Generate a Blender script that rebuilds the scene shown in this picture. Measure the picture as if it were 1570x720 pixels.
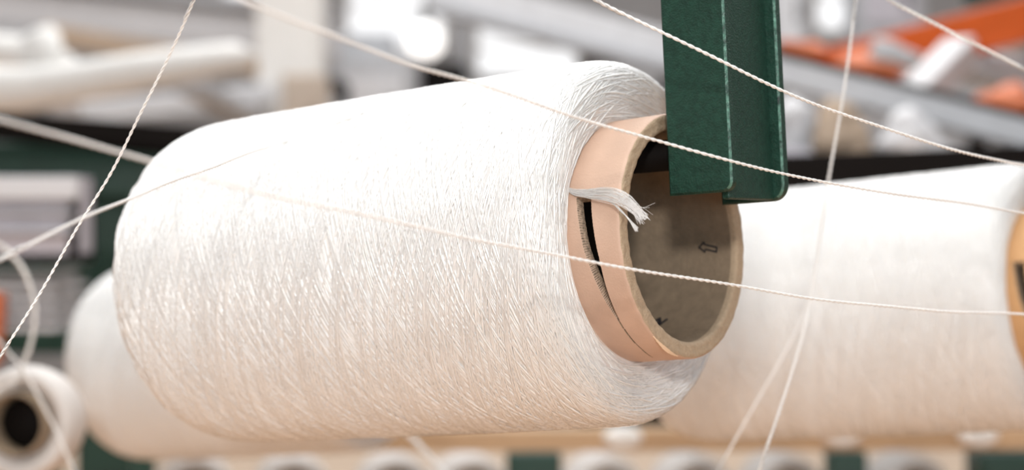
import bpy, math, random
import numpy as np
from mathutils import Vector, Matrix
random.seed(7); rng = np.random.default_rng(11)
scn = bpy.context.scene; COL = scn.collection
for o in list(bpy.data.objects): bpy.data.objects.remove(o)

# ------------------------------------------------------------------ camera, world, lights
FOC, CX, CY, H = 3000.0, 785.0, 360.0, 1.5
cam = bpy.data.cameras.new('camera'); cam_o = bpy.data.objects.new('camera', cam); COL.objects.link(cam_o)
cam_o.location = (0, 0, H); cam_o.rotation_euler = (math.pi/2, 0, 0)
cam.sensor_width = 36; cam.lens = FOC/1570*36; cam.clip_start = .05; cam.clip_end = 200
cam.dof.use_dof = True; cam.dof.focus_distance = 1.012; cam.dof.aperture_fstop = 4.8
scn.camera = cam_o
scn.view_settings.view_transform = 'Standard'; scn.view_settings.look = 'None'
scn.view_settings.gamma = 1; scn.view_settings.use_curve_mapping = False
scn.view_settings.exposure = 0.0

def P(px, py, d): return Vector(((px-CX)/FOC*d, d, H-(py-CY)/FOC*d))

w = bpy.data.worlds.new('world'); scn.world = w; w.use_nodes = True
nt = w.node_tree; nt.nodes.clear()
tc = nt.nodes.new('ShaderNodeTexCoord'); sx = nt.nodes.new('ShaderNodeSeparateXYZ')
mr = nt.nodes.new('ShaderNodeMapRange'); cr = nt.nodes.new('ShaderNodeValToRGB')
bg = nt.nodes.new('ShaderNodeBackground'); wo = nt.nodes.new('ShaderNodeOutputWorld')
nt.links.new(tc.outputs['Generated'], sx.inputs[0]); nt.links.new(sx.outputs[1], mr.inputs[0])
mr.inputs[1].default_value = -1; mr.inputs[2].default_value = 1
nt.links.new(mr.outputs[0], cr.inputs[0])
cr.color_ramp.elements[0].position = .45; cr.color_ramp.elements[0].color = (.16, .168, .178, 1)
cr.color_ramp.elements[1].position = .75; cr.color_ramp.elements[1].color = (1.5, 1.5, 1.52, 1)
nt.links.new(cr.outputs[0], bg.inputs[0]); bg.inputs[1].default_value = 1.0
nt.links.new(bg.outputs[0], wo.inputs[0])

def area(name, loc, target, sx_, sy_, power, col):
    l = bpy.data.lights.new(name, 'AREA'); l.shape = 'RECTANGLE'; l.size = sx_; l.size_y = sy_
    l.energy = power; l.color = col
    o = bpy.data.objects.new(name, l); COL.objects.link(o); o.location = loc
    o.rotation_euler = (Vector(target)-Vector(loc)).to_track_quat('-Z', 'Y').to_euler()
    return o
area('key_light', (-.13, -1.99, H+.95), (.1, 1.06, H), .25, .25, 52, (1, .97, .93))
area('ceiling_light', (-.2, .5, H+1.9), (0, 1.1, H), 1.8, 1.8, 50, (1, .98, .96))
area('window_light', (.8, -2.2, H+.05), (.0, 1.06, H), 1.3, .8, 31, (.86, .94, 1))
area('hall_light', (0, 4.5, H+2.6), (0, 5, 0), 4, 3, 118, (1, .98, .95))

# ------------------------------------------------------------------ materials
def mat(name, col, rough=.6, metal=0, bump=0, bscale=400, var=0, vscale=30, coat=0, spec=.5, stretch=None):
    m = bpy.data.materials.new(name); m.use_nodes = True; n = m.node_tree.nodes; L = m.node_tree.links
    b = n['Principled BSDF']; b.inputs['Base Color'].default_value = (*col, 1)
    b.inputs['Roughness'].default_value = rough; b.inputs['Metallic'].default_value = metal
    b.inputs['Coat Weight'].default_value = coat; b.inputs['Specular IOR Level'].default_value = spec
    t = n.new('ShaderNodeTexCoord')
    src = t.outputs['Object']
    if stretch:
        mp = n.new('ShaderNodeMapping'); mp.inputs['Scale'].default_value = stretch
        L.new(src, mp.inputs[0]); src = mp.outputs[0]
    if var:
        nz = n.new('ShaderNodeTexNoise'); nz.inputs['Scale'].default_value = vscale; nz.inputs['Detail'].default_value = 6
        L.new(src, nz.inputs['Vector'])
        r = n.new('ShaderNodeValToRGB'); r.color_ramp.elements[0].position = .3; r.color_ramp.elements[1].position = .7
        r.color_ramp.elements[0].color = (*[c*(1-var) for c in col], 1)
        r.color_ramp.elements[1].color = (*[min(1, c*(1+var)) for c in col], 1)
        L.new(nz.outputs[0], r.inputs[0]); L.new(r.outputs[0], b.inputs['Base Color'])
    if bump:
        nz = n.new('ShaderNodeTexNoise'); nz.inputs['Scale'].default_value = bscale; nz.inputs['Detail'].default_value = 5
        L.new(src, nz.inputs['Vector'])
        bp = n.new('ShaderNodeBump'); bp.inputs['Strength'].default_value = bump; bp.inputs['Distance'].default_value = .001
        L.new(nz.outputs[0], bp.inputs['Height']); L.new(bp.outputs[0], b.inputs['Normal'])
    return m
M = {}
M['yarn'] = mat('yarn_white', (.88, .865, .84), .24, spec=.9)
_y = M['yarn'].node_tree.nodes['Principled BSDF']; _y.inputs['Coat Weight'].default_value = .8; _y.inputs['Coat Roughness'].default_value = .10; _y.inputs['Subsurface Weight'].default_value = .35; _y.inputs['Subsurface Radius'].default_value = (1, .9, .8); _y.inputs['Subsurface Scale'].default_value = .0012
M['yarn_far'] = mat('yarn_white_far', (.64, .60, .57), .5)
M['thread'] = mat('thread_cream', (.84, .82, .79), .4)
_t = M['thread'].node_tree.nodes['Principled BSDF']; _t.inputs['Subsurface Weight'].default_value = .7; _t.inputs['Subsurface Radius'].default_value = (1, 1, 1); _t.inputs['Subsurface Scale'].default_value = .002
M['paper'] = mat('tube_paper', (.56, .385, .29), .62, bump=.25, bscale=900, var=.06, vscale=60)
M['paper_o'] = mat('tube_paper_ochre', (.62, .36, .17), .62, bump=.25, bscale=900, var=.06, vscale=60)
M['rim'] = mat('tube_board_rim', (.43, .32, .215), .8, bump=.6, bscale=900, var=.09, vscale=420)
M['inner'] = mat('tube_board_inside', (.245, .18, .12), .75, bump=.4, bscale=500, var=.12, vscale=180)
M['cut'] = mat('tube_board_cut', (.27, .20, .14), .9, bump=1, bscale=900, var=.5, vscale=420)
M['peel'] = mat('paper_peel', (.78, .56, .38), .6)
M['ink'] = mat('stamp_ink', (.022, .02, .024), .6)
M['green'] = mat('green_paint', (.010, .040, .027), .40, bump=.5, bscale=900, var=.25, vscale=300, coat=0, spec=.38)
M['green_edge_highlight'] = mat('green_paint_worn_edge_highlight', (.06, .145, .11), .3, bump=.5, bscale=900, var=.9, vscale=260)  # worn paint, with the edge highlight painted in as a lighter green
M['green_d'] = mat('green_paint_far', (.015, .055, .04), .4, var=.15)
M['dark'] = mat('dark_steel', (.006, .0045, .004), .7, spec=.1)
M['steel'] = mat('grey_steel', (.43, .44, .465), .5, .1, var=.1)
M['steel_l'] = mat('light_grey_steel', (.66, .67, .70), .5, var=.08)
M['white'] = mat('white_paint', (.80, .79, .77), .5, var=.04)
M['wood'] = mat('rail_wood', (.50, .33, .19), .6, bump=.3, bscale=60, var=.15, vscale=20, stretch=(1, 8, 8))
M['ceramic'] = mat('white_ceramic', (.85, .82, .78), .2)
M['orange'] = mat('orange_paint', (.72, .12, .012), .5, var=.08)
M['salmon'] = mat('salmon_plastic', (.66, .17, .06), .5, var=.1)
M['crate'] = mat('lilac_grey_plastic', (.50, .48, .53), .5, var=.06)
M['card'] = mat('cardboard', (.46, .35, .26), .8, var=.1)
M['carton'] = mat('pale_carton', (.56, .48, .41), .8, var=.08)
M['plastic_w'] = mat('white_plastic', (.64, .64, .66), .5)
M['floor'] = mat('floor_concrete', (.66, .40, .235), .7, var=.1, vscale=2)
M['wall'] = mat('wall_plaster', (.42, .42, .43), .8, var=.06, vscale=3)
M['glass'] = bpy.data.materials.new('window_glass'); M['glass'].use_nodes = True
_b = M['glass'].node_tree.nodes['Principled BSDF']; _b.inputs['Transmission Weight'].default_value = 1
_b.inputs['Roughness'].default_value = 0; _b.inputs['IOR'].default_value = 1.05

# ------------------------------------------------------------------ helpers
def mesh_np(name, V, Q, mats, midx=None, smooth=True, tri=None):
    me = bpy.data.meshes.new(name); V = np.asarray(V, np.float32); Q = np.asarray(Q, np.int32)
    me.vertices.add(len(V)); me.vertices.foreach_set('co', V.ravel())
    k = Q.shape[1]
    me.loops.add(Q.size); me.loops.foreach_set('vertex_index', Q.ravel())
    me.polygons.add(len(Q)); me.polygons.foreach_set('loop_start', np.arange(len(Q), dtype=np.int32)*k)
    me.polygons.foreach_set('loop_total', np.full(len(Q), k, np.int32))
    for m in mats: me.materials.append(m)
    if midx is not None: me.polygons.foreach_set('material_index', np.asarray(midx, np.int32))
    me.update(calc_edges=True); me.validate()
    me.polygons.foreach_set('use_smooth', np.full(len(me.polygons), smooth))
    return me
def link(name, me, parent=None):
    o = bpy.data.objects.new(name, me); COL.objects.link(o)
    if parent: o.parent = parent
    return o
def tag(o, label=None, cat=None, group=None, kind=None):
    if label: o['label'] = label
    if cat: o['category'] = cat
    if group: o['group'] = group
    if kind: o['kind'] = kind
    return o
def empty(name, loc=(0, 0, 0), mtx=None):
    o = bpy.data.objects.new(name, None); COL.objects.link(o); o.empty_display_size = .02
    if mtx is not None: o.matrix_world = mtx
    else: o.location = loc
    return o
def tubes(paths, radii, sides=6, refs=None, caps=True):
    """swept tubes along point lists -> V, Q (quads)"""
    VV, QQ, n0 = [], [], 0
    ang = np.linspace(0, 2*np.pi, sides, endpoint=False)
    for i, p in enumerate(paths):
        p = np.asarray(p, float); n = len(p)
        T = np.gradient(p, axis=0); T /= np.linalg.norm(T, axis=1)[:, None]+1e-12
        if refs is not None and refs[i] is not None:
            N = refs[i]-(refs[i]*T).sum(1)[:, None]*T
        else:
            ref = np.array([0.31, .2, .93]); N = ref-(T@ref)[:, None]*T
        N /= np.linalg.norm(N, axis=1)[:, None]+1e-12
        B = np.cross(T, N)
        r = np.broadcast_to(np.asarray(radii[i], float), (n,))
        ring = p[:, None, :]+r[:, None, None]*(np.cos(ang)[None, :, None]*N[:, None, :]+np.sin(ang)[None, :, None]*B[:, None, :])
        VV.append(ring.reshape(-1, 3))
        a = np.arange(n-1)[:, None]*sides; j = np.arange(sides)[None, :]; j2 = (j+1) % sides
        q = np.stack([a+j, a+j2, a+sides+j2, a+sides+j], -1).reshape(-1, 4)+n0
        QQ.append(q); n0 += n*sides
    return np.concatenate(VV), np.concatenate(QQ)
class MB:
    def __init__(s): s.v = []; s.f = []
    def box(s, c, h, R=None, bev=0):
        """box centre c, half size h, rotation R (3x3 Matrix), chamfered edges"""
        R = R or Matrix.Identity(3); c = Vector(c); b = bev or min(h)*.12
        n0 = len(s.v); idx = {}
        for sx_ in (-1, 1):
            for sy_ in (-1, 1):
                for sz_ in (-1, 1):
                    for ax in range(3):
                        q = [sx_*(h[0]-b), sy_*(h[1]-b), sz_*(h[2]-b)]; q[ax] += (sx_, sy_, sz_)[ax]*b
                        idx[(sx_, sy_, sz_, ax)] = len(s.v); s.v.append(c+R@Vector(q))
        sg = (-1, 1)
        def add(keys):
            pts = [idx[k] for k in keys]
            ctr = sum((s.v[p] for p in pts), Vector())/len(pts)-c
            nn = (s.v[pts[1]]-s.v[pts[0]]).cross(s.v[pts[2]]-s.v[pts[1]])
            s.f.append(pts if nn.dot(ctr) > 0 else pts[::-1])
        for ax in range(3):
            o1, o2 = [k for k in range(3) if k != ax]
            for d in sg:
                ks = []
                for (p, q) in ((-1, -1), (1, -1), (1, 1), (-1, 1)):
                    k = [0, 0, 0]; k[ax] = d; k[o1] = p; k[o2] = q; ks.append((*k, ax))
                add(ks)
            for p in sg:
                for q in sg:
                    k0 = [0, 0, 0]; k0[ax] = -1; k0[o1] = p; k0[o2] = q
                    k1 = list(k0); k1[ax] = 1
                    add([(*k0, o1), (*k1, o1), (*k1, o2), (*k0, o2)])
        for a in sg:
            for b_ in sg:
                for c_ in sg: add([(a, b_, c_, 0), (a, b_, c_, 1), (a, b_, c_, 2)])
        return s
    def beam(s, p0, p1, w_, h_, bev=0, roll=0):
        p0, p1 = Vector(p0), Vector(p1); d = p1-p0; R = d.to_track_quat('X', 'Z').to_matrix()@Matrix.Rotation(roll, 3, 'X')
        return s.box((p0+p1)/2, (d.length/2, w_/2, h_/2), R, bev)
    def prism(s, poly, y0, y1, fr):
        """poly [(a,b)] extruded y0..y1; fr maps (a, y, b) to a point"""
        n0 = len(s.v); n = len(poly)
        for y in (y0, y1):
            for a, b in poly: s.v.append(Vector(fr(a, y, b)))
        s.f.append(list(range(n0, n0+n))); s.f.append(list(range(n0+2*n-1, n0+n-1, -1)))
        for i in range(n):
            j = (i+1) % n; s.f.append([n0+j, n0+i, n0+n+i, n0+n+j])
        return s
    def lathe(s, prof, c, ax, seg=32):
        c = Vector(c); ax = Vector(ax).normalized(); u = ax.orthogonal().normalized(); v = ax.cross(u); n0 = len(s.v)
        for (x, r) in prof:
            for k in range(seg):
                t = 2*math.pi*k/seg; s.v.append(c+ax*x+u*(r*math.cos(t))+v*(r*math.sin(t)))
        for i in range(len(prof)-1):
            for k in range(seg):
                k2 = (k+1) % seg; s.f.append([n0+i*seg+k, n0+i*seg+k2, n0+(i+1)*seg+k2, n0+(i+1)*seg+k])
        return s
    def tube(s, pts, r, sides=10):
        V, Q = tubes([np.array([list(p) for p in pts])], [r], sides); n0 = len(s.v)
        s.v += [Vector(v) for v in V]; s.f += [[int(i)+n0 for i in q] for q in Q]
        s.f.append([n0+i for i in range(sides)][::-1]); s.f.append([len(s.v)-sides+i for i in range(sides)])
        return s
    def build(s, name, m, parent=None, smooth=False):
        me = bpy.data.meshes.new(name); me.from_pydata([tuple(v) for v in s.v], [], s.f); me.materials.append(m)
        me.update()
        import bmesh
        bm = bmesh.new(); bm.from_mesh(me); bmesh.ops.recalc_face_normals(bm, faces=bm.faces); bm.to_mesh(me); bm.free()
        if smooth: me.polygons.foreach_set('use_smooth', [True]*len(me.polygons))
        o = link(name, me, parent)
        if parent: o.matrix_parent_inverse = Matrix.Identity(4)
        return o
def rounded(x0, z0, x1, z1, r, corners=(1, 1, 1, 1), seg=6):
    """corner order: (x0,z0),(x1,z0),(x1,z1),(x0,z1)"""
    pts = []
    for (cx_, cz_, a0, on) in ((x0, z0, 180, corners[0]), (x1, z0, 270, corners[1]), (x1, z1, 0, corners[2]), (x0, z1, 90, corners[3])):
        if not on: pts.append((cx_, cz_)); continue
        mx = cx_+(r if cx_ == x0 else -r); mz = cz_+(r if cz_ == z0 else -r)
        for k in range(seg+1):
            a = math.radians(a0+90*k/seg); pts.append((mx+r*math.cos(a), mz+r*math.sin(a)))
    return pts
def catmull(pts, step):
    p = np.array([list(q) for q in pts], float); p = np.vstack([2*p[0]-p[1], p, 2*p[-1]-p[-2]]); out = []
    for i in range(1, len(p)-2):
        n = max(2, int(np.linalg.norm(p[i+1]-p[i])/step)); t = np.linspace(0, 1, n, endpoint=False)[:, None]
        out.append(.5*((2*p[i])+(-p[i-1]+p[i+1])*t+(2*p[i-1]-5*p[i]+4*p[i+1]-p[i+2])*t**2+(-p[i-1]+3*p[i]-3*p[i+1]+p[i+2])*t**3))
    out.append(p[-2][None]); return np.concatenate(out)

# ------------------------------------------------------------------ setting: floor and walls
MB().box((0, 3.05, -.05), (7, 6.15, .05)).build('floor', M['floor'])['kind'] = 'structure'
YB = 9.0
MB().box((6.95, 2.95, 2.1), (.05, 6.05, 2.1)).build('wall_right', M['wall'])['kind'] = 'structure'
MB().box((-6.95, 2.95, 2.1), (.05, 6.05, 2.1)).build('wall_left', M['wall'])['kind'] = 'structure'
def wx(px): return (px-CX)/FOC*YB
def wz(py): return H-(py-CY)/FOC*YB
holes = [(330, -60, 398, 24), (524, -60, 688, 84), (724, 30, 892, 122), (1246, -60, 1312, 52)]
xs = sorted({-6.9, 6.9, *[wx(h[0]) for h in holes], *[wx(h[2]) for h in holes]})
wb = MB()
for a, b in zip(xs[:-1], xs[1:]):
    mid = (a+b)/2; hh = [h for h in holes if wx(h[0]) < mid < wx(h[2])]
    segs = [(0, 4.2)] if not hh else [(0, wz(hh[0][3])), (wz(hh[0][1]), 4.2)]
    for z0, z1 in segs: wb.box((mid, YB+.1, (z0+z1)/2), ((b-a)/2, .1, (z1-z0)/2), bev=.0005)
wb.build('wall_back', M['wall'])['kind'] = 'structure'
for i, h in enumerate(holes):
    x0, x1, z0, z1 = wx(h[0]), wx(h[2]), wz(h[3]), wz(h[1])
    e = empty('window_%d' % (i+1), ((x0+x1)/2, YB, z0)); e['kind'] = 'structure'
    f = MB(); cx_ = (x1-x0)/2; hz = z1-z0; t = .014
    f.box((-cx_+t, .06, hz/2), (t, .03, hz/2)).box((cx_-t, .06, hz/2), (t, .03, hz/2))
    f.box((0, .06, t), (cx_, .03, t)).box((0, .06, hz-t), (cx_, .03, t))
    f.box((0, .06, hz*.55), (cx_, .02, .008))
    f.build('window_frame', M['white'], e)
    MB().box((0, .07, hz/2), (cx_-t, .002, hz/2-t), bev=.0002).build('glass_pane', M['glass'], e)

# ------------------------------------------------------------------ yarn package
RT, RI = .0667, .0577
prof_pts = np.array([(-.0338, .0655), (-.0318, .0700), (-.0290, .0785), (-.0278, .0860), (-.0287, .0920), (-.0325, .0968), (-.0395, .0994), (-.052, .1003),
    (-.10, .1007), (-.18, .1010), (-.26, .1008), (-.312, .1004), (-.328, .0992), (-.339, .0960), (-.3455, .0905), (-.3485, .082), (-.349, .0655)])
pp = catmull([(a, b, 0) for a, b in prof_pts], .0012)[:, :2]
S = np.concatenate([[0], np.cumsum(np.linalg.norm(np.diff(pp, axis=0), axis=1))])
tn = np.gradient(pp, axis=0); tn /= np.linalg.norm(tn, axis=1)[:, None]
nn_ = np.stack([-tn[:, 1], tn[:, 0]], 1)
if nn_[len(nn_)//2, 1] < 0: nn_ = -nn_
SMAX = S[-1]
s_sh = S[np.argmin(np.abs(pp[:, 0]+.0395)+(pp[:, 1] < .098)*9)]     # arc length where the right shoulder ends
s_shl = S[np.argmin(np.abs(pp[:, 0]+.325)+(pp[:, 1] < .098)*9)]
def surf(s, th, off):
    x = np.interp(s, S, pp[:, 0]); r = np.interp(s, S, pp[:, 1]); nx = np.interp(s, S, nn_[:, 0]); nr = np.interp(s, S, nn_[:, 1])
    x = x+nx*off; r = r+nr*off
    c, sn = np.cos(th), np.sin(th)
    return np.stack([x, -r*c, r*sn], -1), np.stack([nx, -nr*c, nr*sn], -1)

def wound_yarn_mesh(name, nbody, nface, rad, step=.0022, sides=5):
    # under-layer
    ns, nth = 150, 256
    sg, tg = np.meshgrid(np.linspace(0, SMAX, ns), np.linspace(0, 2*np.pi, nth, endpoint=False), indexing='ij')
    base, _ = surf(sg, tg, .0003+0*sg); V0 = base.reshape(-1, 3)
    a = np.arange(ns-1)[:, None]*nth; j = np.arange(nth)[None, :]; j2 = (j+1) % nth
    Q0 = np.stack([a+j, a+nth+j, a+nth+j2, a+j2], -1).reshape(-1, 4)
    paths, rads, refs = [], [], []
    for i in range(nbody):
        sgn = 1 if i % 2 else -1
        k = .1*math.tan(math.radians(rng.uniform(13, 23))); wdt = rng.uniform(.25, 1.0)
        apex = rng.uniform(s_sh-.016, s_sh+.012) if i % 5 else rng.uniform(s_sh, s_sh+.12)
        tha = rng.uniform(0, 2*np.pi)
        back = rng.uniform(.3, 1.6)
        span = (s_shl-apex)/k+1.5
        t = np.arange(-back, span, step/.1)
        s = apex+k*(np.sqrt(t**2+wdt**2)-wdt)
        s = s+.0006*np.sin(t*rng.uniform(1.5, 4)+rng.uniform(0, 6))
        ok = s < s_shl+rng.uniform(.0, .03); t, s = t[ok], s[ok]
        if len(t) < 20: continue
        lvl = rng.uniform(-.0001, .0006) if rng.random() < .6 else rng.uniform(.0004, .0008)
        off = lvl+.00012*np.sin(t*rng.uniform(3, 9)+rng.uniform(0, 6))
        edge = np.minimum(t-t[0], t[-1]-t)/.15; off = np.where(edge < 1, off-(1-np.clip(edge, 0, 1))*.0016, off)
        p, nrm = surf(np.clip(s, 0, SMAX), tha+sgn*t, off)
        ph = rng.uniform(0, 6); r = rad*rng.uniform(.75, 1.15)
        paths.append(p); rads.append(r*(1+.16*np.sin(t*.1/.0062*2*np.pi+ph))); refs.append(nrm)
    for i in range(nface):
        k = rng.uniform(.012, .034); wdt = rng.uniform(.15, .7); tha = rng.uniform(0, 2*np.pi)
        apex = s_sh*rng.uniform(.03, .98)**.9
        L = rng.uniform(.5, 1.3)
        t = np.arange(-L, L*rng.uniform(.6, 1.1), .02)
        s = apex+k*(np.sqrt(t**2+wdt**2)-wdt)+.0004*np.sin(t*rng.uniform(3, 8)+rng.uniform(0, 6))
        lvl = rng.uniform(-.0003, .0005)
        off = lvl+.00022*np.sin(t*rng.uniform(4, 11)+rng.uniform(0, 6))
        edge = np.minimum(t-t[0], t[-1]-t)/.15; off = np.where(edge < 1, off-(1-np.clip(edge, 0, 1))*.0016, off)
        p, nrm = surf(np.clip(s, .0005, SMAX), tha+t, off)
        r = rad*rng.uniform(.55, 1.0)
        paths.append(p); rads.append(r*(1+.1*np.sin(t*60+i))); refs.append(nrm)
    V1, Q1 = tubes(paths, rads, sides, refs)
    return mesh_np(name, np.concatenate([V0, V1]), np.concatenate([Q0, Q1+len(V0)]), [M['yarn']])

def tube_mesh(name, paper):
    """paper tube: outer skin with a thread-catching slot cut right through, rounded rim, inner wall"""
    edge = np.array([(30, -.0180), (19.0, -.0182), (1.5, -.0157), (-8.9, -.0144), (-17.9, -.0141), (-30.9, -.0141), (-42.1, -.0143), (-62.9, -.0141), (-76, -.0155)])[::-1]
    lb = np.array([(30, -.0222), (19.4, -.0219), (1.8, -.0193), (-8.7, -.0170), (-17.8, -.0152), (-30.9, -.0148), (-42, -.0150), (-62.9, -.0146), (-76, -.0158)])[::-1]
    lg = np.array([(30, -.0276), (20.5, -.0274), (6.6, -.0247), (-5.3, -.0226), (-14.4, -.0203), (-27.2, -.0177), (-39.6, -.0150), (-76, -.0158)])[::-1]
    ths = np.linspace(-180, 180, 1081)[:-1]
    to = np.concatenate([[-.36, -.2, -.06], np.arange(-.0345, -.0292, .0015), np.arange(-.029, -.0132, .00022), np.arange(-.0126, -.003, .0016)])
    rim = [(-.0022, RT+.00005), (-.0012, RT-.0001), (-.0004, RT-.0006), (0, RT-.0014), (.0001, RT-.003), (-.00015, RT-.0045), (.0001, RT-.006), (0, RI+.0012), (-.0005, RI+.0004), (-.0014, RI)]
    ti = [-.004, -.008, -.0125]+list(-np.arange(.0132, .0320, .0003))+[-.035, -.06, -.12, -.2, -.36]
    def hole(t): return (ths < 20.5) & (ths > -41) & (t > np.interp(ths, lg[:, 0], lg[:, 1])-.0035) & (t < np.interp(ths, edge[:, 0], edge[:, 1]))
    nth = len(ths); rows = []; rowt = []
    for t in to:
        rr = np.full(nth, RT)
        te = np.interp(ths, edge[:, 0], edge[:, 1]); tb = np.interp(ths, lb[:, 0], lb[:, 1]); tl = np.interp(ths, lg[:, 0], lg[:, 1])
        inr = (ths < 19.6) & (ths > -75)
        black = inr & (t > tl) & (t < te) & (ths > -41); slit = inr & (t > tb) & (t < te) & (ths <= -41)
        rr = np.where(black, RT-.0064, np.where(slit, RT-.0022, rr))
        rows.append((t+0*ths, rr)); rowt.append(np.where(black, 2, np.where(slit, 1, 0)))
    for t, r in rim:
        j = .00025*np.sin(np.radians(ths)*37+r*9000)*np.sin(np.radians(ths)*11) if t > -.001 else 0
        rows.append((t+j+0*ths, np.full(nth, r))); rowt.append(np.full(nth, 3))
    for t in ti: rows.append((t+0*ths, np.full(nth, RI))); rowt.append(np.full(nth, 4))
    X = np.array([r[0] for r in rows]); R = np.array([r[1] for r in rows]); K = np.array(rowt); thr = np.radians(ths)[None, :]
    V = np.stack([X, -R*np.cos(thr), R*np.sin(thr)], -1).reshape(-1, 3)
    n = len(rows); i = np.arange(n-1)[:, None]*nth; j = np.arange(nth)[None, :]; j2 = (j+1) % nth
    Q = np.stack([i+j, i+j2, i+nth+j2, i+nth+j], -1)
    kk = np.maximum(np.maximum(K[:-1], K[1:]), 0); kk0 = K[:-1]
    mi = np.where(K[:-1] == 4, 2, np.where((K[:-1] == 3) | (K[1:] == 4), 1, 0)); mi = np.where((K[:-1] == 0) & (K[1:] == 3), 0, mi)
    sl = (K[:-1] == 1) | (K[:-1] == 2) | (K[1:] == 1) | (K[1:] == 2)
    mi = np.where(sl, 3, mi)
    first_rim = np.argmax(K[:, 0] == 3); mi[first_rim:first_rim+2] = 0
    HL = np.array([hole(r[0][0]) for r in rows]); HL[K == 3] = False; HL[:len(to)] = K[:len(to)] == 2
    h4 = HL[:-1] & HL[1:] & np.roll(HL[:-1], -1, 1) & np.roll(HL[1:], -1, 1)
    keep = ~h4.reshape(-1)
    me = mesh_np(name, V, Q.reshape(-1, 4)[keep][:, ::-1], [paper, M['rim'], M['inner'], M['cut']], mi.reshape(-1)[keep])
    return me

def rotm(ry, el, roll=0):
    a = Vector((math.cos(el)*math.cos(ry), -math.cos(el)*math.sin(ry), math.sin(el)))
    u = a.cross(Vector((0, 0, 1))).normalized(); v = u.cross(a)
    R = Matrix((a, -u, v)).transposed()
    return R@Matrix.Rotation(roll, 3, 'X')
RY, EL = .6113, .0902
R1 = rotm(RY, EL); C1 = Vector((.0938, 1.0601, H-.0003))
M1 = Matrix.Translation(C1)@R1.to_4x4()
yarn_me = wound_yarn_mesh('wound_yarn', 520, 620, .00062)
def make_package(label, mtx, paper, marks, group):
    e = empty('yarn_package', mtx=mtx); tag(e, label, 'yarn package', group)
    link('wound_yarn', yarn_me, e)
    tb = link('paper_tube', tube_mesh('paper_tube', paper), e)
    return e, tb
p1, tb1 = make_package('large sharp white yarn package with slotted pinkish cardboard tube, hanging under the green bracket', M1, M['paper'], True, 'white yarn packages on the creel')

def on_tube(t, thd, r):
    a = math.radians(thd); return Vector((t, -r*math.cos(a), r*math.sin(a)))
# printed marks inside the tube
def mark(name, strokes, wdt, label=None):
    m = MB()
    for st in strokes:
        pts = [on_tube(t, th, RI-.00025) for t, th in st]
        for A, B in zip(pts[:-1], pts[1:]):
            d = (B-A).normalized(); c = (A+B)/2; nrm = Vector((0, c.y, c.z)).normalized(); b = nrm.cross(d)
            m.box(c, ((B-A).length/2+wdt*.35, wdt/2, .00012), Matrix((d, b, nrm)).transposed(), bev=.00003)
    o = m.build(name, M['ink'], tb1)
    if label: o['label'] = label
    return o
arrow = [[(-.0244, 184.6), (-.0210, 182.0), (-.0205, 183.4), (-.0128, 185.6), (-.0131, 188.2), (-.0203, 186.1), (-.0207, 187.6), (-.0244, 184.6)]]
mark('arrow_stamp', arrow, .0009, 'black outlined arrow stamp')
mark('letter_stamp', [[(-.0470, 234), (-.0425, 229), (-.0415, 233)], [(-.0440, 234.5), (-.0395, 233.5)], [(-.0395, 233.5), (-.0372, 230.5)], [(-.0420, 230), (-.0398, 235)]], .0016, 'black stamped letter fragment')
# peeled paper at the rim
m = MB(); pl = []
for k in range(9):
    q = k/8; th = -52.4-(74.8-52.4)*q; pl.append((on_tube(-.0004+.0008*math.sin(q*3.1), th, RT+.0001+.0006*math.sin(q*math.pi)), .0004+.0014*math.sin(q*math.pi)*(1 if k != 4 else 1.3)))
for (A, wa), (B, wb_) in zip(pl[:-1], pl[1:]):
    d = (B-A).normalized(); c = (A+B)/2; nrm = Vector((.9, 0, 0))+Vector((0, c.y, c.z)).normalized()*.5; nrm = (nrm-nrm.dot(d)*d).normalized()
    m.box(c, ((B-A).length/2*1.06, (wa+wb_)/4, .0002), Matrix((d, nrm.cross(d), nrm)).transposed(), bev=.00006)
m.build('peeled_paper', M['peel'], tb1)['label'] = 'pale torn sliver of paper'
# tuft of loose fibres pulled over the rim
inv = M1.inverted()
def loc(px, py, d): return inv@P(px, py, d)
fib = []; rr = []
ends = []
for i in range(90):
    q = i/89; j = rng.normal(0, 1, 3)
    A = on_tube(-.034, 25.2-1.4*q, RT+.0004); B = on_tube(-.0262, 22.8-3.0*q+j[0]*.25, RT+.0010+.0010*rng.random())
    Cc = loc(935+j[1]*1.2-3*q, 289+19*q+j[0]*2.2, 1.0035); D = loc(966+j[2]*2-4*q, 303+17*q+j[1]*2.4, .9965)
    E = loc(993-14*q+j[0]*3.5, 333+3*q+j[2]*4, .996)
    if i % 4 == 0: Fp = None
    pts = [A, B, Cc, D, E]
    fib.append(catmull(pts, .0012)); n = len(fib[-1]); rr.append(np.linspace(.00012, .00008, n))
for i in range(30):
    q = i/29; j = rng.normal(0, 1, 3)
    A = on_tube(-.034, 23.6-.4*q, RT+.0004); B = on_tube(-.0255, 21.0+j[0]*.15, RT+.0010)
    Cc = loc(930+j[1]*.5, 306+j[0]*.6, 1.006); D = loc(955+j[2]*.5, 326+j[1]*.5, .9995); E = loc(976+j[0]*1.3+1.5*q, 352+j[2]*1.8, .998)
    fib.append(catmull([A, B, Cc, D, E], .0012)); n = len(fib[-1]); rr.append(np.linspace(.00015, .00013, n))
for (x, y) in ((1004, 311), (1001, 329), (996, 318)):
    fib.append(catmull([loc(968, 312, .996), loc(985, 318, .995), loc(x, y, .995)], .001)); rr.append(np.full(len(fib[-1]), .00006))
V, Q = tubes(fib, rr, 5); link('loose_fibre_tuft', mesh_np('loose_fibre_tuft', V, Q, [M['yarn']]), p1)['kind'] = 'stuff'

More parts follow.
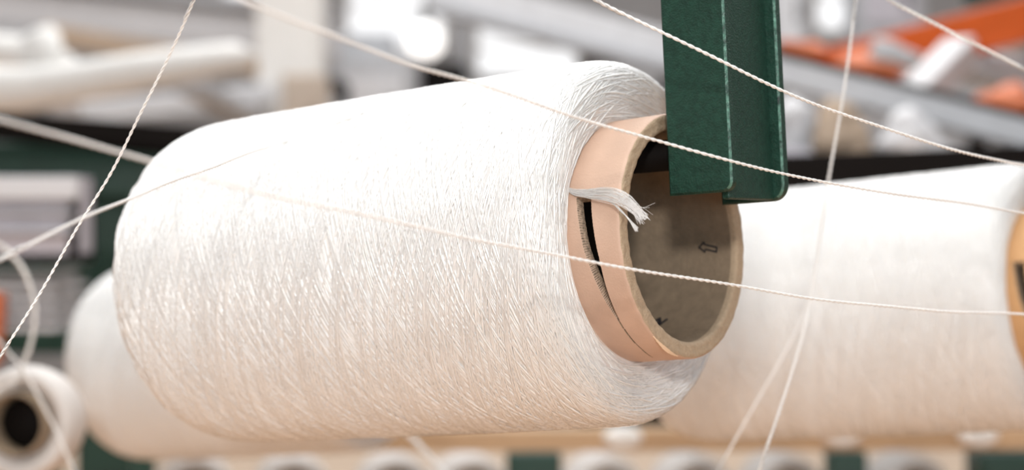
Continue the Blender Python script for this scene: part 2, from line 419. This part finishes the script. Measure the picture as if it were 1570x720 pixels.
# ------------------------------------------------------------------ green bracket in front of the tube
RB = rotm(RY, math.radians(3.2)); MBk = Matrix.Translation(C1)@RB.to_4x4()
br = empty('channel_bracket', mtx=MBk); tag(br, 'glossy green steel channel bracket hanging before the open tube mouth', 'bracket')
TOP = .62
def flange(s0, s1, x0, x1, zb, rad):
    # plate in the local XZ plane between local y = -s1 and -s0, lower free corner rounded, chamfered edges
    b = .0011; me = MB(); out = rounded(x0, zb, x1, TOP, rad, (0, 1, 0, 0), 8); inn = rounded(x0+b, zb+b, x1-b, TOP-b, max(rad-b, .0005), (0, 1, 0, 0), 8)
    n = len(out); n0 = 0
    ya, yb = -s1, -s0
    for (poly, y) in ((inn, ya), (out, ya+b), (out, yb-b), (inn, yb)):
        for p in poly: me.v.append(Vector((p[0], y, p[1])))
    me.f.append(list(range(n))); me.f.append(list(range(4*n-1, 3*n-1, -1)))
    for r in range(3):
        for i in range(n):
            j = (i+1) % n; me.f.append([r*n+j, r*n+i, (r+1)*n+i, (r+1)*n+j])
    return me
ff = flange(.0215, .028, .0075, .0455, .0205, .006).build('front_flange', M['green'], br)
rf = flange(-.0355, -.0285, .0075, .0462, .0165, .0085).build('rear_flange', M['green'], br)
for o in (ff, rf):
    o.data.materials.append(M['green_edge_highlight']); x1 = max(v.co.x for v in o.data.vertices)
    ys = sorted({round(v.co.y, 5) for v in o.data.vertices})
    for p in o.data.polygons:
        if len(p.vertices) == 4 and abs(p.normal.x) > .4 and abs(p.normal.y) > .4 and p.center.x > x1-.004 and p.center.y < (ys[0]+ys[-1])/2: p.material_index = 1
MB().box((.0378, .0035, (TOP+.0170)/2), (.0022, .0252, (TOP-.0170)/2), bev=.0006).build('web', M['green'], br)
MB().lathe([(0, 0), (.0, .0085), (-.10, .0085)], (.0370, -.003, .044), (1, 0, 0), 28).build('spindle', M['dark'], br, True)
MB().lathe([(-.078, 0), (-.078, .050), (-.081, .053), (-.30, .053), (-.31, 0)], (0, 0, 0), (1, 0, 0), 48).build('dark_holder_plug', M['dark'], br, True)  # assumed holder, added dark and unseen in the tube so the slot shows black
# cross beam that carries the brackets, just above the frame
cb = empty('creel_cross_beam', (MBk@Vector((.02, 0, TOP)))); tag(cb, 'green steel cross beam above the picture carrying the channel bracket', 'beam')
MB().box((0, 0, .03), (.9, .04, .03)).build('beam_body', M['green_d'], cb)

# ------------------------------------------------------------------ neighbouring packages
def copy_pack(mtx, label, paper, group):
    e = p1.copy(); COL.objects.link(e); e.matrix_world = mtx; e['label'] = label
    for ch in (c for c in p1.children if c.name.split('.')[0] in ('wound_yarn', 'paper_tube')):
        c = ch.copy(); COL.objects.link(c); c.parent = e
        if c.name.startswith('paper_tube'): c.data = c.data.copy(); c.data.materials[0] = paper
    return e
C2 = P(1600, 452, 1.485)+R1@Vector((.0285, 0, 0))
p2 = copy_pack(Matrix.Translation(C2)@rotm(RY, EL, math.radians(-3)).to_4x4(), 'blurred white yarn package with orange-brown tube, at the right edge', M['paper_o'], 0)
CL = P(200, 556, 2.05)
C3 = CL+R1@Vector((.349, 0, 0))
p3 = copy_pack(Matrix.Translation(C3)@rotm(RY, EL, 2.1).to_4x4(), 'blurred white yarn package whose rounded end shows low behind the sharp package', M['paper'], 0)

# ------------------------------------------------------------------ loose twisted threads
def twisted(name, pts, rad, m, label, pitch=.0085, wob=.0003, ext=(.45, .45)):
    """pts: list of points; two plies twisted round each other"""
    rad = rad*.9; pts = [Vector(q) for q in pts]
    if ext[0]: pts.insert(0, pts[0]+(pts[0]-pts[1]).normalized()*ext[0])
    if ext[1]: pts.append(pts[-1]+(pts[-1]-pts[-2]).normalized()*ext[1])
    c = catmull(pts, .0009); L = np.concatenate([[0], np.cumsum(np.linalg.norm(np.diff(c, axis=0), axis=1))])
    c = c+wob*np.stack([np.sin(L*37), 0*L, np.cos(L*53+1)], 1)
    T = np.gradient(c, axis=0); T /= np.linalg.norm(T, axis=1)[:, None]
    ref = np.array([0, 1., 0.05]); N = ref-(T@ref)[:, None]*T; N /= np.linalg.norm(N, axis=1)[:, None]; B = np.cross(T, N)
    ph = L/pitch*2*np.pi+.5*np.sin(L*31); ps = []
    for k in (0, np.pi):
        ps.append(c+rad*.48*(np.cos(ph+k)[:, None]*N+np.sin(ph+k)[:, None]*B))
    V, Q = tubes(ps, [rad*.56*(1+.06*np.sin(L*211)), rad*.56*(1+.06*np.sin(L*173+2))], 8)
    o = link(name, mesh_np(name, V, Q, [m])); tag(o, label, 'thread', 'threads strung between the packages')
    return o
def PX(*a): return [P(*q) for q in a]
twisted('yarn_thread', PX((330, -70, .97), (298, -2, .985), (262, 78, 1.0), (216, 172, 1.01), (172, 262, 1.02), (120, 347, 1.02), (60, 452, 1.01), (0, 545, 1.0), (-60, 640, 1.0)), .00088, M['thread'], 'sharp white thread falling steeply across the left side, left of the packages')
twisted('yarn_thread', PX((-60, 428, .77), (0, 397, .79), (90, 352, .83), (178, 313, .89), (300, 265, 1.0), (440, 215, 1.132), (520, 188, 1.120), (560, 172, 1.118)), .0009, M['thread'], 'soft thread rising from the left edge onto the upper left of the sharp package', ext=(.45, 0))
twisted('yarn_thread', PX((300, -40, .69), (370, -3, .72), (500, 52, .77), (620, 95, .82), (720, 125, .86), (870, 175, .92), (1000, 214, .96), (1120, 246, .98), (1270, 281, 1.03), (1420, 303, 1.08), (1570, 326, 1.15), (1640, 336, 1.18)), .0009, M['thread'], 'long thread crossing over the sharp package and the foot of the green bracket')
twisted('yarn_thread', PX((850, -36, .96), (915, 0, .965), (1080, 82, .975), (1190, 134, .99), (1290, 174, 1.02), (1400, 211, 1.06), (1530, 246, 1.12), (1640, 262, 1.2)), .00098, M['thread'], 'sharp cream thread slanting across the middle of the green bracket')
twisted('yarn_thread', PX((1300, -40, 1.2), (1365, 0, 1.21), (1470, 56, 1.23), (1570, 105, 1.25), (1640, 138, 1.27)), .0012, M['thread'], 'slightly soft thread before the orange rack beam in the top right corner')
twisted('yarn_thread', PX((1320, -60, 1.27), (1312, 0, 1.27), (1292, 150, 1.27), (1271, 275, 1.27), (1246, 440, 1.26), (1228, 520, 1.24), (1198, 622, 1.22), (1165, 720, 1.2), (1150, 770, 1.2)), .0011, M['thread'], 'pale thread falling nearly straight down between the green bracket and the right edge')
twisted('yarn_thread', PX((1252, 400, 1.36), (1236, 470, 1.36), (1200, 545, 1.35), (1150, 635, 1.35), (1100, 722, 1.35), (1070, 780, 1.35)), .0009, M['thread'], 'faint blurred thread slanting down over the lower right package, parallel to a brighter one', ext=(0, .45))
twisted('yarn_thread', PX((-80, 160, .68), (0, 182, .70), (100, 210, .725), (215, 244, .75), (423, 300, .80), (640, 347, .865), (760, 373, .90), (878, 396, .935), (1000, 417, .965), (1140, 440, 1.0), (1300, 464, 1.05), (1440, 476, 1.1), (1570, 482, 1.16), (1640, 484, 1.2)), .0009, M['thread'], 'long thread blurred at the far left and crossing the mouth of the cardboard tube')
twisted('yarn_thread', PX((560, 600, 1.8), (600, 640, 1.8), (650, 690, 1.78), (700, 745, 1.75)), .0028, M['thread'], 'blurred tan thread under the belly of the sharp package', ext=(.0, .3))
twisted('yarn_thread', PX((-40, 350, 1.7), (0, 376, 1.7), (32, 408, 1.7), (50, 455, 1.7), (52, 500, 1.7), (40, 548, 1.7), (14, 588, 1.7), (-30, 615, 1.7)), .0023, M['thread'], 'blurred loop of thick cord bowing out at the left edge')
twisted('yarn_thread', PX((-20, 500, 1.6), (30, 560, 1.6), (70, 630, 1.6), (115, 725, 1.6), (140, 790, 1.6)), .0014, M['thread'], 'thin blurred thread crossing the small package in the lower left corner')

# ------------------------------------------------------------------ creel frame and background
def beam_obj(name, q0, q1, wd, hg, m, label, cat, lip=None, group=None):
    a, b = P(*q0), P(*q1); c = (a+b)/2
    e = empty(name, c); tag(e, label, cat, group)
    MB().beam(a-c, b-c, wd, hg).build('beam_body', m, e)
    if lip: MB().beam(a-c+Vector(lip[0]), b-c+Vector(lip[0]), lip[1], lip[2]).build('lip', lip[3], e)
    return e
def post(name, px, d, wpx, top, m, label, cat='post', group=None, depth=None):
    x = (px-CX)/FOC*d; wd = wpx/FOC*d
    e = empty(name, (x, d, 0)); tag(e, label, cat, group)
    h = H-(top-CY)/FOC*d; dp = depth or wd
    MB().box((0, 0, h/2), (wd/2, dp/2, h/2)).build('column', m, e)
    MB().box((0, 0, .005), (wd/2+.03, dp/2+.03, .005)).build('base_plate', m, e)
    return e
# dark and green frame bars running behind the packages
beam_obj('creel_rail', (-200, 186, 2.9), (700, 262, 2.9), .05, .026, M['dark'], 'black steel rail edging the green frame at upper left', 'rail')
beam_obj('creel_rail', (-220, 256, 2.98), (420, 262, 2.98), .04, .078, M['green_d'], 'dark green steel rail directly under the black rail at left', 'rail')
post('creel_post', 168, 3.1, 84, 250, M['green_d'], 'dark green post left of the packages')
beam_obj('creel_rail', (1120, 272, 2.3), (1700, 248, 2.3), .06, .045, M['dark'], 'black steel rail above the right package', 'rail')
# crate on the left
def crate(px0, py0, px1, py1, d, label):
    a, b = P(px0, py1, d), P(px1, py0, d); c = Vector(((a.x+b.x)/2, d+.05, a.z)); e = empty('storage_crate', c); tag(e, label, 'crate')
    hx, hz = (b.x-a.x)/2, (b.z-a.z)
    m = MB(); t = .006
    for sx_ in (-1, 1): m.box((sx_*(hx-t), 0, hz/2), (t, .05, hz/2))
    for sy_ in (-1, 1): m.box((0, sy_*(.05-t), hz/2), (hx, t, hz/2))
    m.box((0, 0, t), (hx, .05, t)); m.build('body', M['crate'], e)
    MB().box((0, -.058, hz*.86), (hx+.004, .012, hz*.13)).build('rim_band', M['plastic_w'], e)
    MB().box((0, -.056, hz*.58), (hx, .008, hz*.02)).box((0, -.056, hz*.36), (hx, .008, hz*.02)).build('rib', M['steel'], e)
    return e
crate(-120, 270, 118, 402, 2.45, 'lilac grey plastic crate with a white top band at the left edge')
# slatted tray under the crate
e = empty('slatted_tray', P(30, 500, 2.6)); tag(e, 'stack of thin pale slats under the grey crate at left', 'tray')
for k, z in enumerate((405, 432, 452, 472, 492)):
    a, b = P(-120, z+4, 2.58)-e.location, P(112, z+6, 2.58)-e.location
    MB().beam(a, b, .20, .0065 if k else .008).build('slat', M['steel_l'] if k else M['green_d'], e)
MB().beam(P(-30, 500, 2.72)-e.location, P(-30, 408, 2.72)-e.location, .02, .02).build('upright', M['green_d'], e)
beam_obj('creel_rail', (-220, 520, 2.95), (150, 524, 2.95), .05, .035, M['green_d'], 'dark green rail low at the left, under the slats', 'rail')
beam_obj('creel_rail', (-220, 612, 2.9), (360, 606, 2.9), .05, .012, M['steel'], 'thin grey rail low at left, behind the small package', 'rail')
MB().beam(P(-60, 500, 2.4), P(2, 505, 2.4), .04, .09).build('bin', M['salmon'])
tag(bpy.data.objects['bin'], 'salmon red bin edge at the extreme left', 'bin')

# small distant packages
def far_pack(cx_, cy_, d, r, length, az, el, label, group, core=True):
    e = empty('yarn_package', mtx=Matrix.Translation(P(cx_, cy_, d))@rotm(az, el).to_4x4()); tag(e, label, 'yarn package', group)
    pr = [(-.02, r*.53), (-.010, r*.66), (-.004, r*.86), (-.010, r*.96), (-.022, r), (-length*.5, r*1.01), (-length+.02, r), (-length+.006, r*.93), (-length, r*.8), (-length-.001, r*.53)]
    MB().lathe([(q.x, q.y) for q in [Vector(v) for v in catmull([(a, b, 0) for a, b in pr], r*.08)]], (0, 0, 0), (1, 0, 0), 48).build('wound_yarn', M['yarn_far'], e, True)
    MB().lathe([(-length-.01, r*.55), (.004, r*.55), (.005, r*.53), (.004, r*.50), (-length-.01, r*.50)], (0, 0, 0), (1, 0, 0), 36).build('paper_tube', M['inner'], e, True)
    MB().lathe([(-.02, 0), (-.02, r*.44), (-.03, r*.47), (-length-.02, r*.47), (-length-.02, 0)], (0, 0, 0), (1, 0, 0), 30).build('dark_holder_plug', M['dark'], e, True)  # dark plug added in the open core so the hole looks deep and dark
    return e
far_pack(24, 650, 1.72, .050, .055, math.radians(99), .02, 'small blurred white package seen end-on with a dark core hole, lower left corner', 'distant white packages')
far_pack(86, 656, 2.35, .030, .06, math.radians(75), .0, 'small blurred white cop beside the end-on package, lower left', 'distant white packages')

post('creel_post', 86, 2.33, 16, 698, M['green_d'], 'thin dark green post under the small white cop at lower left')
# wooden rail with white thread guides, right across under the packages
wr = beam_obj('wooden_rail', (300, 674, 2.45), (1700, 670, 2.45), .05, .0255, M['wood'], 'long tan wooden rail running under all the packages', 'rail')
for px_, lab in ((545, 'blurred white thread guide on the wooden rail, below the belly of the sharp package'), (955, 'blurred white thread guide on the wooden rail, just below the cardboard tube'),
                 (1291, 'blurred white thread guide on the wooden rail, below the right package'), (1500, 'blurred white thread guide on the wooden rail, nearest the right edge')):
    c = P(px_, 671 if px_ < 1200 else 668, 2.40); e = empty('thread_guide', c); tag(e, lab, 'thread guide', 'white thread guides on the wooden rail')
    MB().lathe([(-.012, .004), (-.014, .018), (-.008, .028), (.0, .031), (.008, .028), (.013, .018), (.012, .004)], (0, 0, 0), (0, 1, 0), 28).build('ceramic_disc', M['ceramic'], e, True).scale = (.8, 1, .46)
    MB().lathe([(0, .004), (.05, .004)], (0, 0, -.004), (0, 1, 0), 12).build('stem', M['steel'], e, True)
# green posts below the rail
for px_, wpx in ((222, 30), (818, 84), (1296, 58), (1540, 100)):
    lab = {222: 'narrow dark green post standing below the left blurred package', 818: 'wide dark green post standing under the wooden rail, below the middle of the sharp package', 1296: 'dark green post standing under the wooden rail, below the right package', 1540: 'teal green post standing under the wooden rail at the right edge'}[px_]
    post('creel_post', px_, 2.70, wpx, 690, M['green_d'], lab, group=None)
# lower row of packages
for px_, lab in ((300, 'leftmost of the packages in the low row'), (452, 'second from left of the packages in the low row'), (610, 'third from left of the packages in the low row'), (728, 'package just left of the wide green post in the low row'),
                 (935, 'package just right of the wide green post in the low row'), (1075, 'package in the low row below the right-hand loose threads'), (1215, 'package just left of the narrower green post in the low row'), (1410, 'rightmost of the packages in the low row')):
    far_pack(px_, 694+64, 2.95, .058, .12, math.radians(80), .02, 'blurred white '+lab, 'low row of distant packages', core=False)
zz = H-(758-360)/3000*2.95-.060
e = empty('low_shelf', (.35, 3.03, zz)); tag(e, 'dark green shelf carrying the low row of packages', 'shelf')
MB().box((0, 0, -.012), (.9, .12, .011)).build('board', M['green_d'], e)
for sx_ in (-.8, 0, .8): MB().box((sx_, 0, -(zz+.024)/2), (.02, .02, (zz-.024)/2)).build('leg', M['green_d'], e)
beam_obj('equipment_bench', (-600, 735, 4.15), (2200, 735, 4.15), .9, .05, M['card'], 'tan bench top far behind the low row of packages', 'bench')

# upper background: machinery left
post('white_column', 447, 5.2, 100, -400, M['white'], 'broad white column rising behind the top of the sharp package', 'column')
def roll(name, q, rad, m, label, cat, r2=None):
    pts = catmull(PX(*q), .03); n = len(pts); rr_ = np.interp(np.linspace(0, 1, n), np.linspace(0, 1, len(rad)), rad)
    rr_ = rr_*(1+.05*np.sin(np.arange(n)*.4)); rr_[0] *= .3; rr_[-1] *= .3
    V, Q = tubes([pts], [rr_], 20); o = link(name, mesh_np(name, V, Q, [m])); return tag(o, label, cat)
roll('fabric_roll', ((-260, 150, 3.6), (-60, 140, 3.6), (40, 136, 3.6), (140, 122, 3.6), (240, 105, 3.6), (330, 92, 3.65), (390, 84, 3.7)), (.05, .052, .05, .042, .036, .032, .028), M['white'], 'long blurred white bundle of cloth sagging across the upper left', 'fabric')
roll('fabric_roll', ((-120, 40, 3.9), (-20, 78, 3.9), (50, 92, 3.9), (130, 118, 3.9)), (.03, .035, .045, .03), M['white'], 'short white bundle of cloth lying over the long one, upper left corner', 'fabric')
roll('fabric_roll', ((56, 44, 3.66), (62, 56, 3.66), (66, 90, 3.64), (70, 112, 3.62)), (.02, .035, .04, .03), M['white'], 'upright white hump of cloth standing on the long bundle at upper left', 'fabric')
beam_obj('roof_beam', (-200, -14, 6.0), (520, 62, 6.0), .12, .10, M['steel_l'], 'pale grey roof beam slanting down across the top left', 'beam', lip=((0, -.02, .075), .16, .03, M['steel']))
beam_obj('roof_beam', (-200, 20, 5.4), (420, 92, 5.4), .08, .05, M['steel'], 'mid grey beam under the pale roof beam at top left', 'beam')
beam_obj('tan_board', (70, 52, 4.3), (402, 104, 5.15), .02, .045, M['card'], 'tan board behind the white bundles at upper left', 'board')
beam_obj('grey_duct', (100, 176, 4.5), (402, 144, 5.13), .1, .05, M['steel_l'], 'pale grey duct between the white bundle and the sharp package', 'duct')
beam_obj('grey_duct', (290, 130, 4.1), (402, 190, 5.13), .06, .035, M['steel'], 'grey slanting duct just left of the white column', 'duct')
beam_obj('brown_board', (-160, 168, 2.75), (420, 214, 2.75), .04, .016, M['dark'], 'dark brown board edge above the green rail at left', 'board')
# behind the package top, between column and bracket
def machine(px0, py0, px1, py1, d, m, label, name='machine_housing', cat='machine', m2=None):
    a, b = P(px0, py1, d), P(px1, py0, d); hx, hz = (b.x-a.x)/2, b.z-a.z
    e = empty(name, ((a.x+b.x)/2, d+.1, a.z)); tag(e, label, cat)
    MB().box((0, 0, (hz-a.z)/2), (hx, .1, (hz+a.z)/2)).build('casing', m, e)
    MB().box((0, -.104, hz*.5), (hx*.72, .004, hz*.32)).build('front_panel', m2 or M['steel'], e)
    MB().box((hx*.45, -.112, hz*.5), (hx*.06, .006, hz*.12)).build('handle', M['dark'], e)
    return e
machine(500, 84, 640, 260, 6.2, M['steel'], 'blue grey machine housing behind the thread, right of the white column', m2=M['steel_l'])
machine(516, 50, 606, 260, 6.45, M['steel'], 'grey machine housing cutting into the lower edge of the left bright window', m2=M['steel'])
machine(560, 96, 716, 260, 6.7, M['dark'], 'dark machine housing right of the blue grey one', m2=M['dark'])
machine(892, 70, 1030, 260, 6.8, M['dark'], 'dark machine housing just left of the green bracket', m2=M['steel'])
machine(470, 120, 528, 260, 5.6, M['dark'], 'narrow dark cabinet hard against the white column', 'cabinet', 'cabinet')
machine(432, 112, 496, 260, 4.85, M['carton'], 'tan carton standing before the white column', 'carton', 'carton', M['carton'])
beam_obj('roof_beam', (660, -20, 6.0), (1060, 86, 6.0), .10, .10, M['steel_l'], 'pale grey roof beam slanting down towards the green bracket', 'beam', lip=((0, -.02, -.07), .16, .02, M['steel']))
beam_obj('roof_beam', (700, -70, 8.0), (716, 200, 8.0), .08, .08, M['steel'], 'upright grey mullion between the two bright windows', 'beam')
lm = bpy.data.materials.new('lamp_glow'); lm.use_nodes = True; _l = lm.node_tree.nodes['Principled BSDF']
_l.inputs['Base Color'].default_value = (.9, .9, .9, 1); _l.inputs['Emission Color'].default_value = (1, .98, .95, 1); _l.inputs['Emission Strength'].default_value = 1.6
e = empty('pendant_lamp', P(652, 62, 6.0)); tag(e, 'round glowing white pendant lamp at the lower right corner of the bright window', 'lamp')
MB().lathe([(.055*math.cos(a*math.pi/12), .055*math.sin(a*math.pi/12)+.0002) for a in range(13)], (0, 0, 0), (0, 0, 1), 28).build('globe', lm, e, True)
MB().lathe([(.05, .0), (.05, .02), (.085, .016), (.09, .004), (.9, .004), (.9, 0)], (0, 0, 0), (0, 0, 1), 16).build('cord', M['dark'], e, True)
# right background
ob = beam_obj('rack_beam', (1250, 112, 4.0), (1720, -6, 3.6), .05, .078, M['orange'], 'thick orange rack beam across the upper right', 'beam', lip=((0, -.015, -.034), .03, .012, M['orange']))
beam_obj('rack_beam', (1700, -60, 3.4), (1480, -10, 3.4), .05, .05, M['green_d'], 'dark green beam end in the top right corner', 'beam')
beam_obj('shelf_rail', (1120, 92, 3.2), (1720, 244, 3.2), .06, .045, M['steel_l'], 'light grey rail slanting down to the right, below the orange things', 'rail', lip=((0, .0, .028), .07, .010, M['dark']))
def bag(px_, py_, d, rx, rz, m, label, rot=0, name='plastic_bag', cat='bag', seed=1):
    import bmesh
    bm = bmesh.new(); bmesh.ops.create_icosphere(bm, subdivisions=4, radius=1); r_ = random.Random(seed)
    ph = [r_.uniform(0, 6) for _ in range(6)]
    for v in bm.verts:
        c = v.co; f = 1+.10*math.sin(4*c.x+ph[0])+.08*math.sin(5*c.z+ph[1])+.07*math.sin(7*c.y+3*c.x+ph[2])+.05*math.sin(9*c.z-4*c.x+ph[3])
        v.co = Vector((c.x*rx*f, c.y*min(rx, rz)*1.1*f, max(c.z, -.75)*rz*f))
    me = bpy.data.meshes.new(name); bm.to_mesh(me); bm.free(); me.materials.append(m)
    me.polygons.foreach_set('use_smooth', [True]*len(me.polygons))
    o = link(name, me); o.location = P(px_, py_, d); o.rotation_euler = (0, rot, 0); return tag(o, label, cat)
bag(1232, 84, 3.6, .045, .028, M['salmon'], 'small salmon bundle beside the green bracket', .2, 'cloth_bundle', 'bundle', 2)
bag(1330, 116, 3.55, .075, .036, M['salmon'], 'large salmon orange bundle under the orange beam', .28, 'cloth_bundle', 'bundle', 3)
bag(1545, 172, 3.5, .06, .05, M['salmon'], 'red orange bundle at the right edge below the beam', .2, 'cloth_bundle', 'bundle', 4)
bag(1372, 84, 3.45, .045, .02, M['plastic_w'], 'white bag lying on the salmon bundle', .3, seed=5)
beam_obj('white_pipe', (1395, 158, 3.5), (1475, 78, 3.7), .06, .055, M['plastic_w'], 'white pipe end leaning up towards the orange beam', 'pipe')
bag(1520, 110, 3.8, .07, .04, M['steel'], 'grey bag between the orange beam and the red bundle', .2, seed=6)
bag(1555, 62, 4.2, .09, .03, M['plastic_w'], 'white bag just beneath the right end of the orange beam', -.2, seed=7)
bag(1215, 195, 3.0, .036, .045, M['plastic_w'], 'white bag low beside the green bracket, under the grey rail', 0, seed=8)
bag(1395, 222, 2.9, .048, .046, M['plastic_w'], 'white bag under the grey rail, above the right package', .1, seed=9)
bag(1285, 215, 3.1, .048, .06, M['card'], 'brown paper bag between two white bags under the grey rail', .1, 'paper_bag', 'bag', seed=10)
bag(1215, 245, 2.9, .036, .018, M['crate'], 'lilac grey bag low beside the green bracket', .0, seed=11)
machine(1180, -60, 1240, 90, 6.0, M['steel'], 'grey machine housing right beside the green bracket at the top', m2=M['steel_l'])
machine(1310, -60, 1420, 60, 6.4, M['steel'], 'mauve grey machine housing above the orange beam', m2=M['crate'])
machine(1120, 120, 1640, 300, 5.0, M['steel'], 'long grey cabinet far behind the right-hand bags', 'cabinet', 'cabinet', M['steel'])

e = empty('shelf', (P(1400, 0, 3.0).x, 3.05, 1.5986)); tag(e, 'dark shelf board carrying the blurred bags behind the right package', 'shelf')
MB().box((0, 0, -.015), (.36, .22, .015)).build('board', M['dark'], e)
MB().box((.33, .18, -.8), (.02, .02, .79)).build('leg', M['green_d'], e)
MB().box((-.33, .18, -.8), (.02, .02, .79)).build('leg', M['green_d'], e)
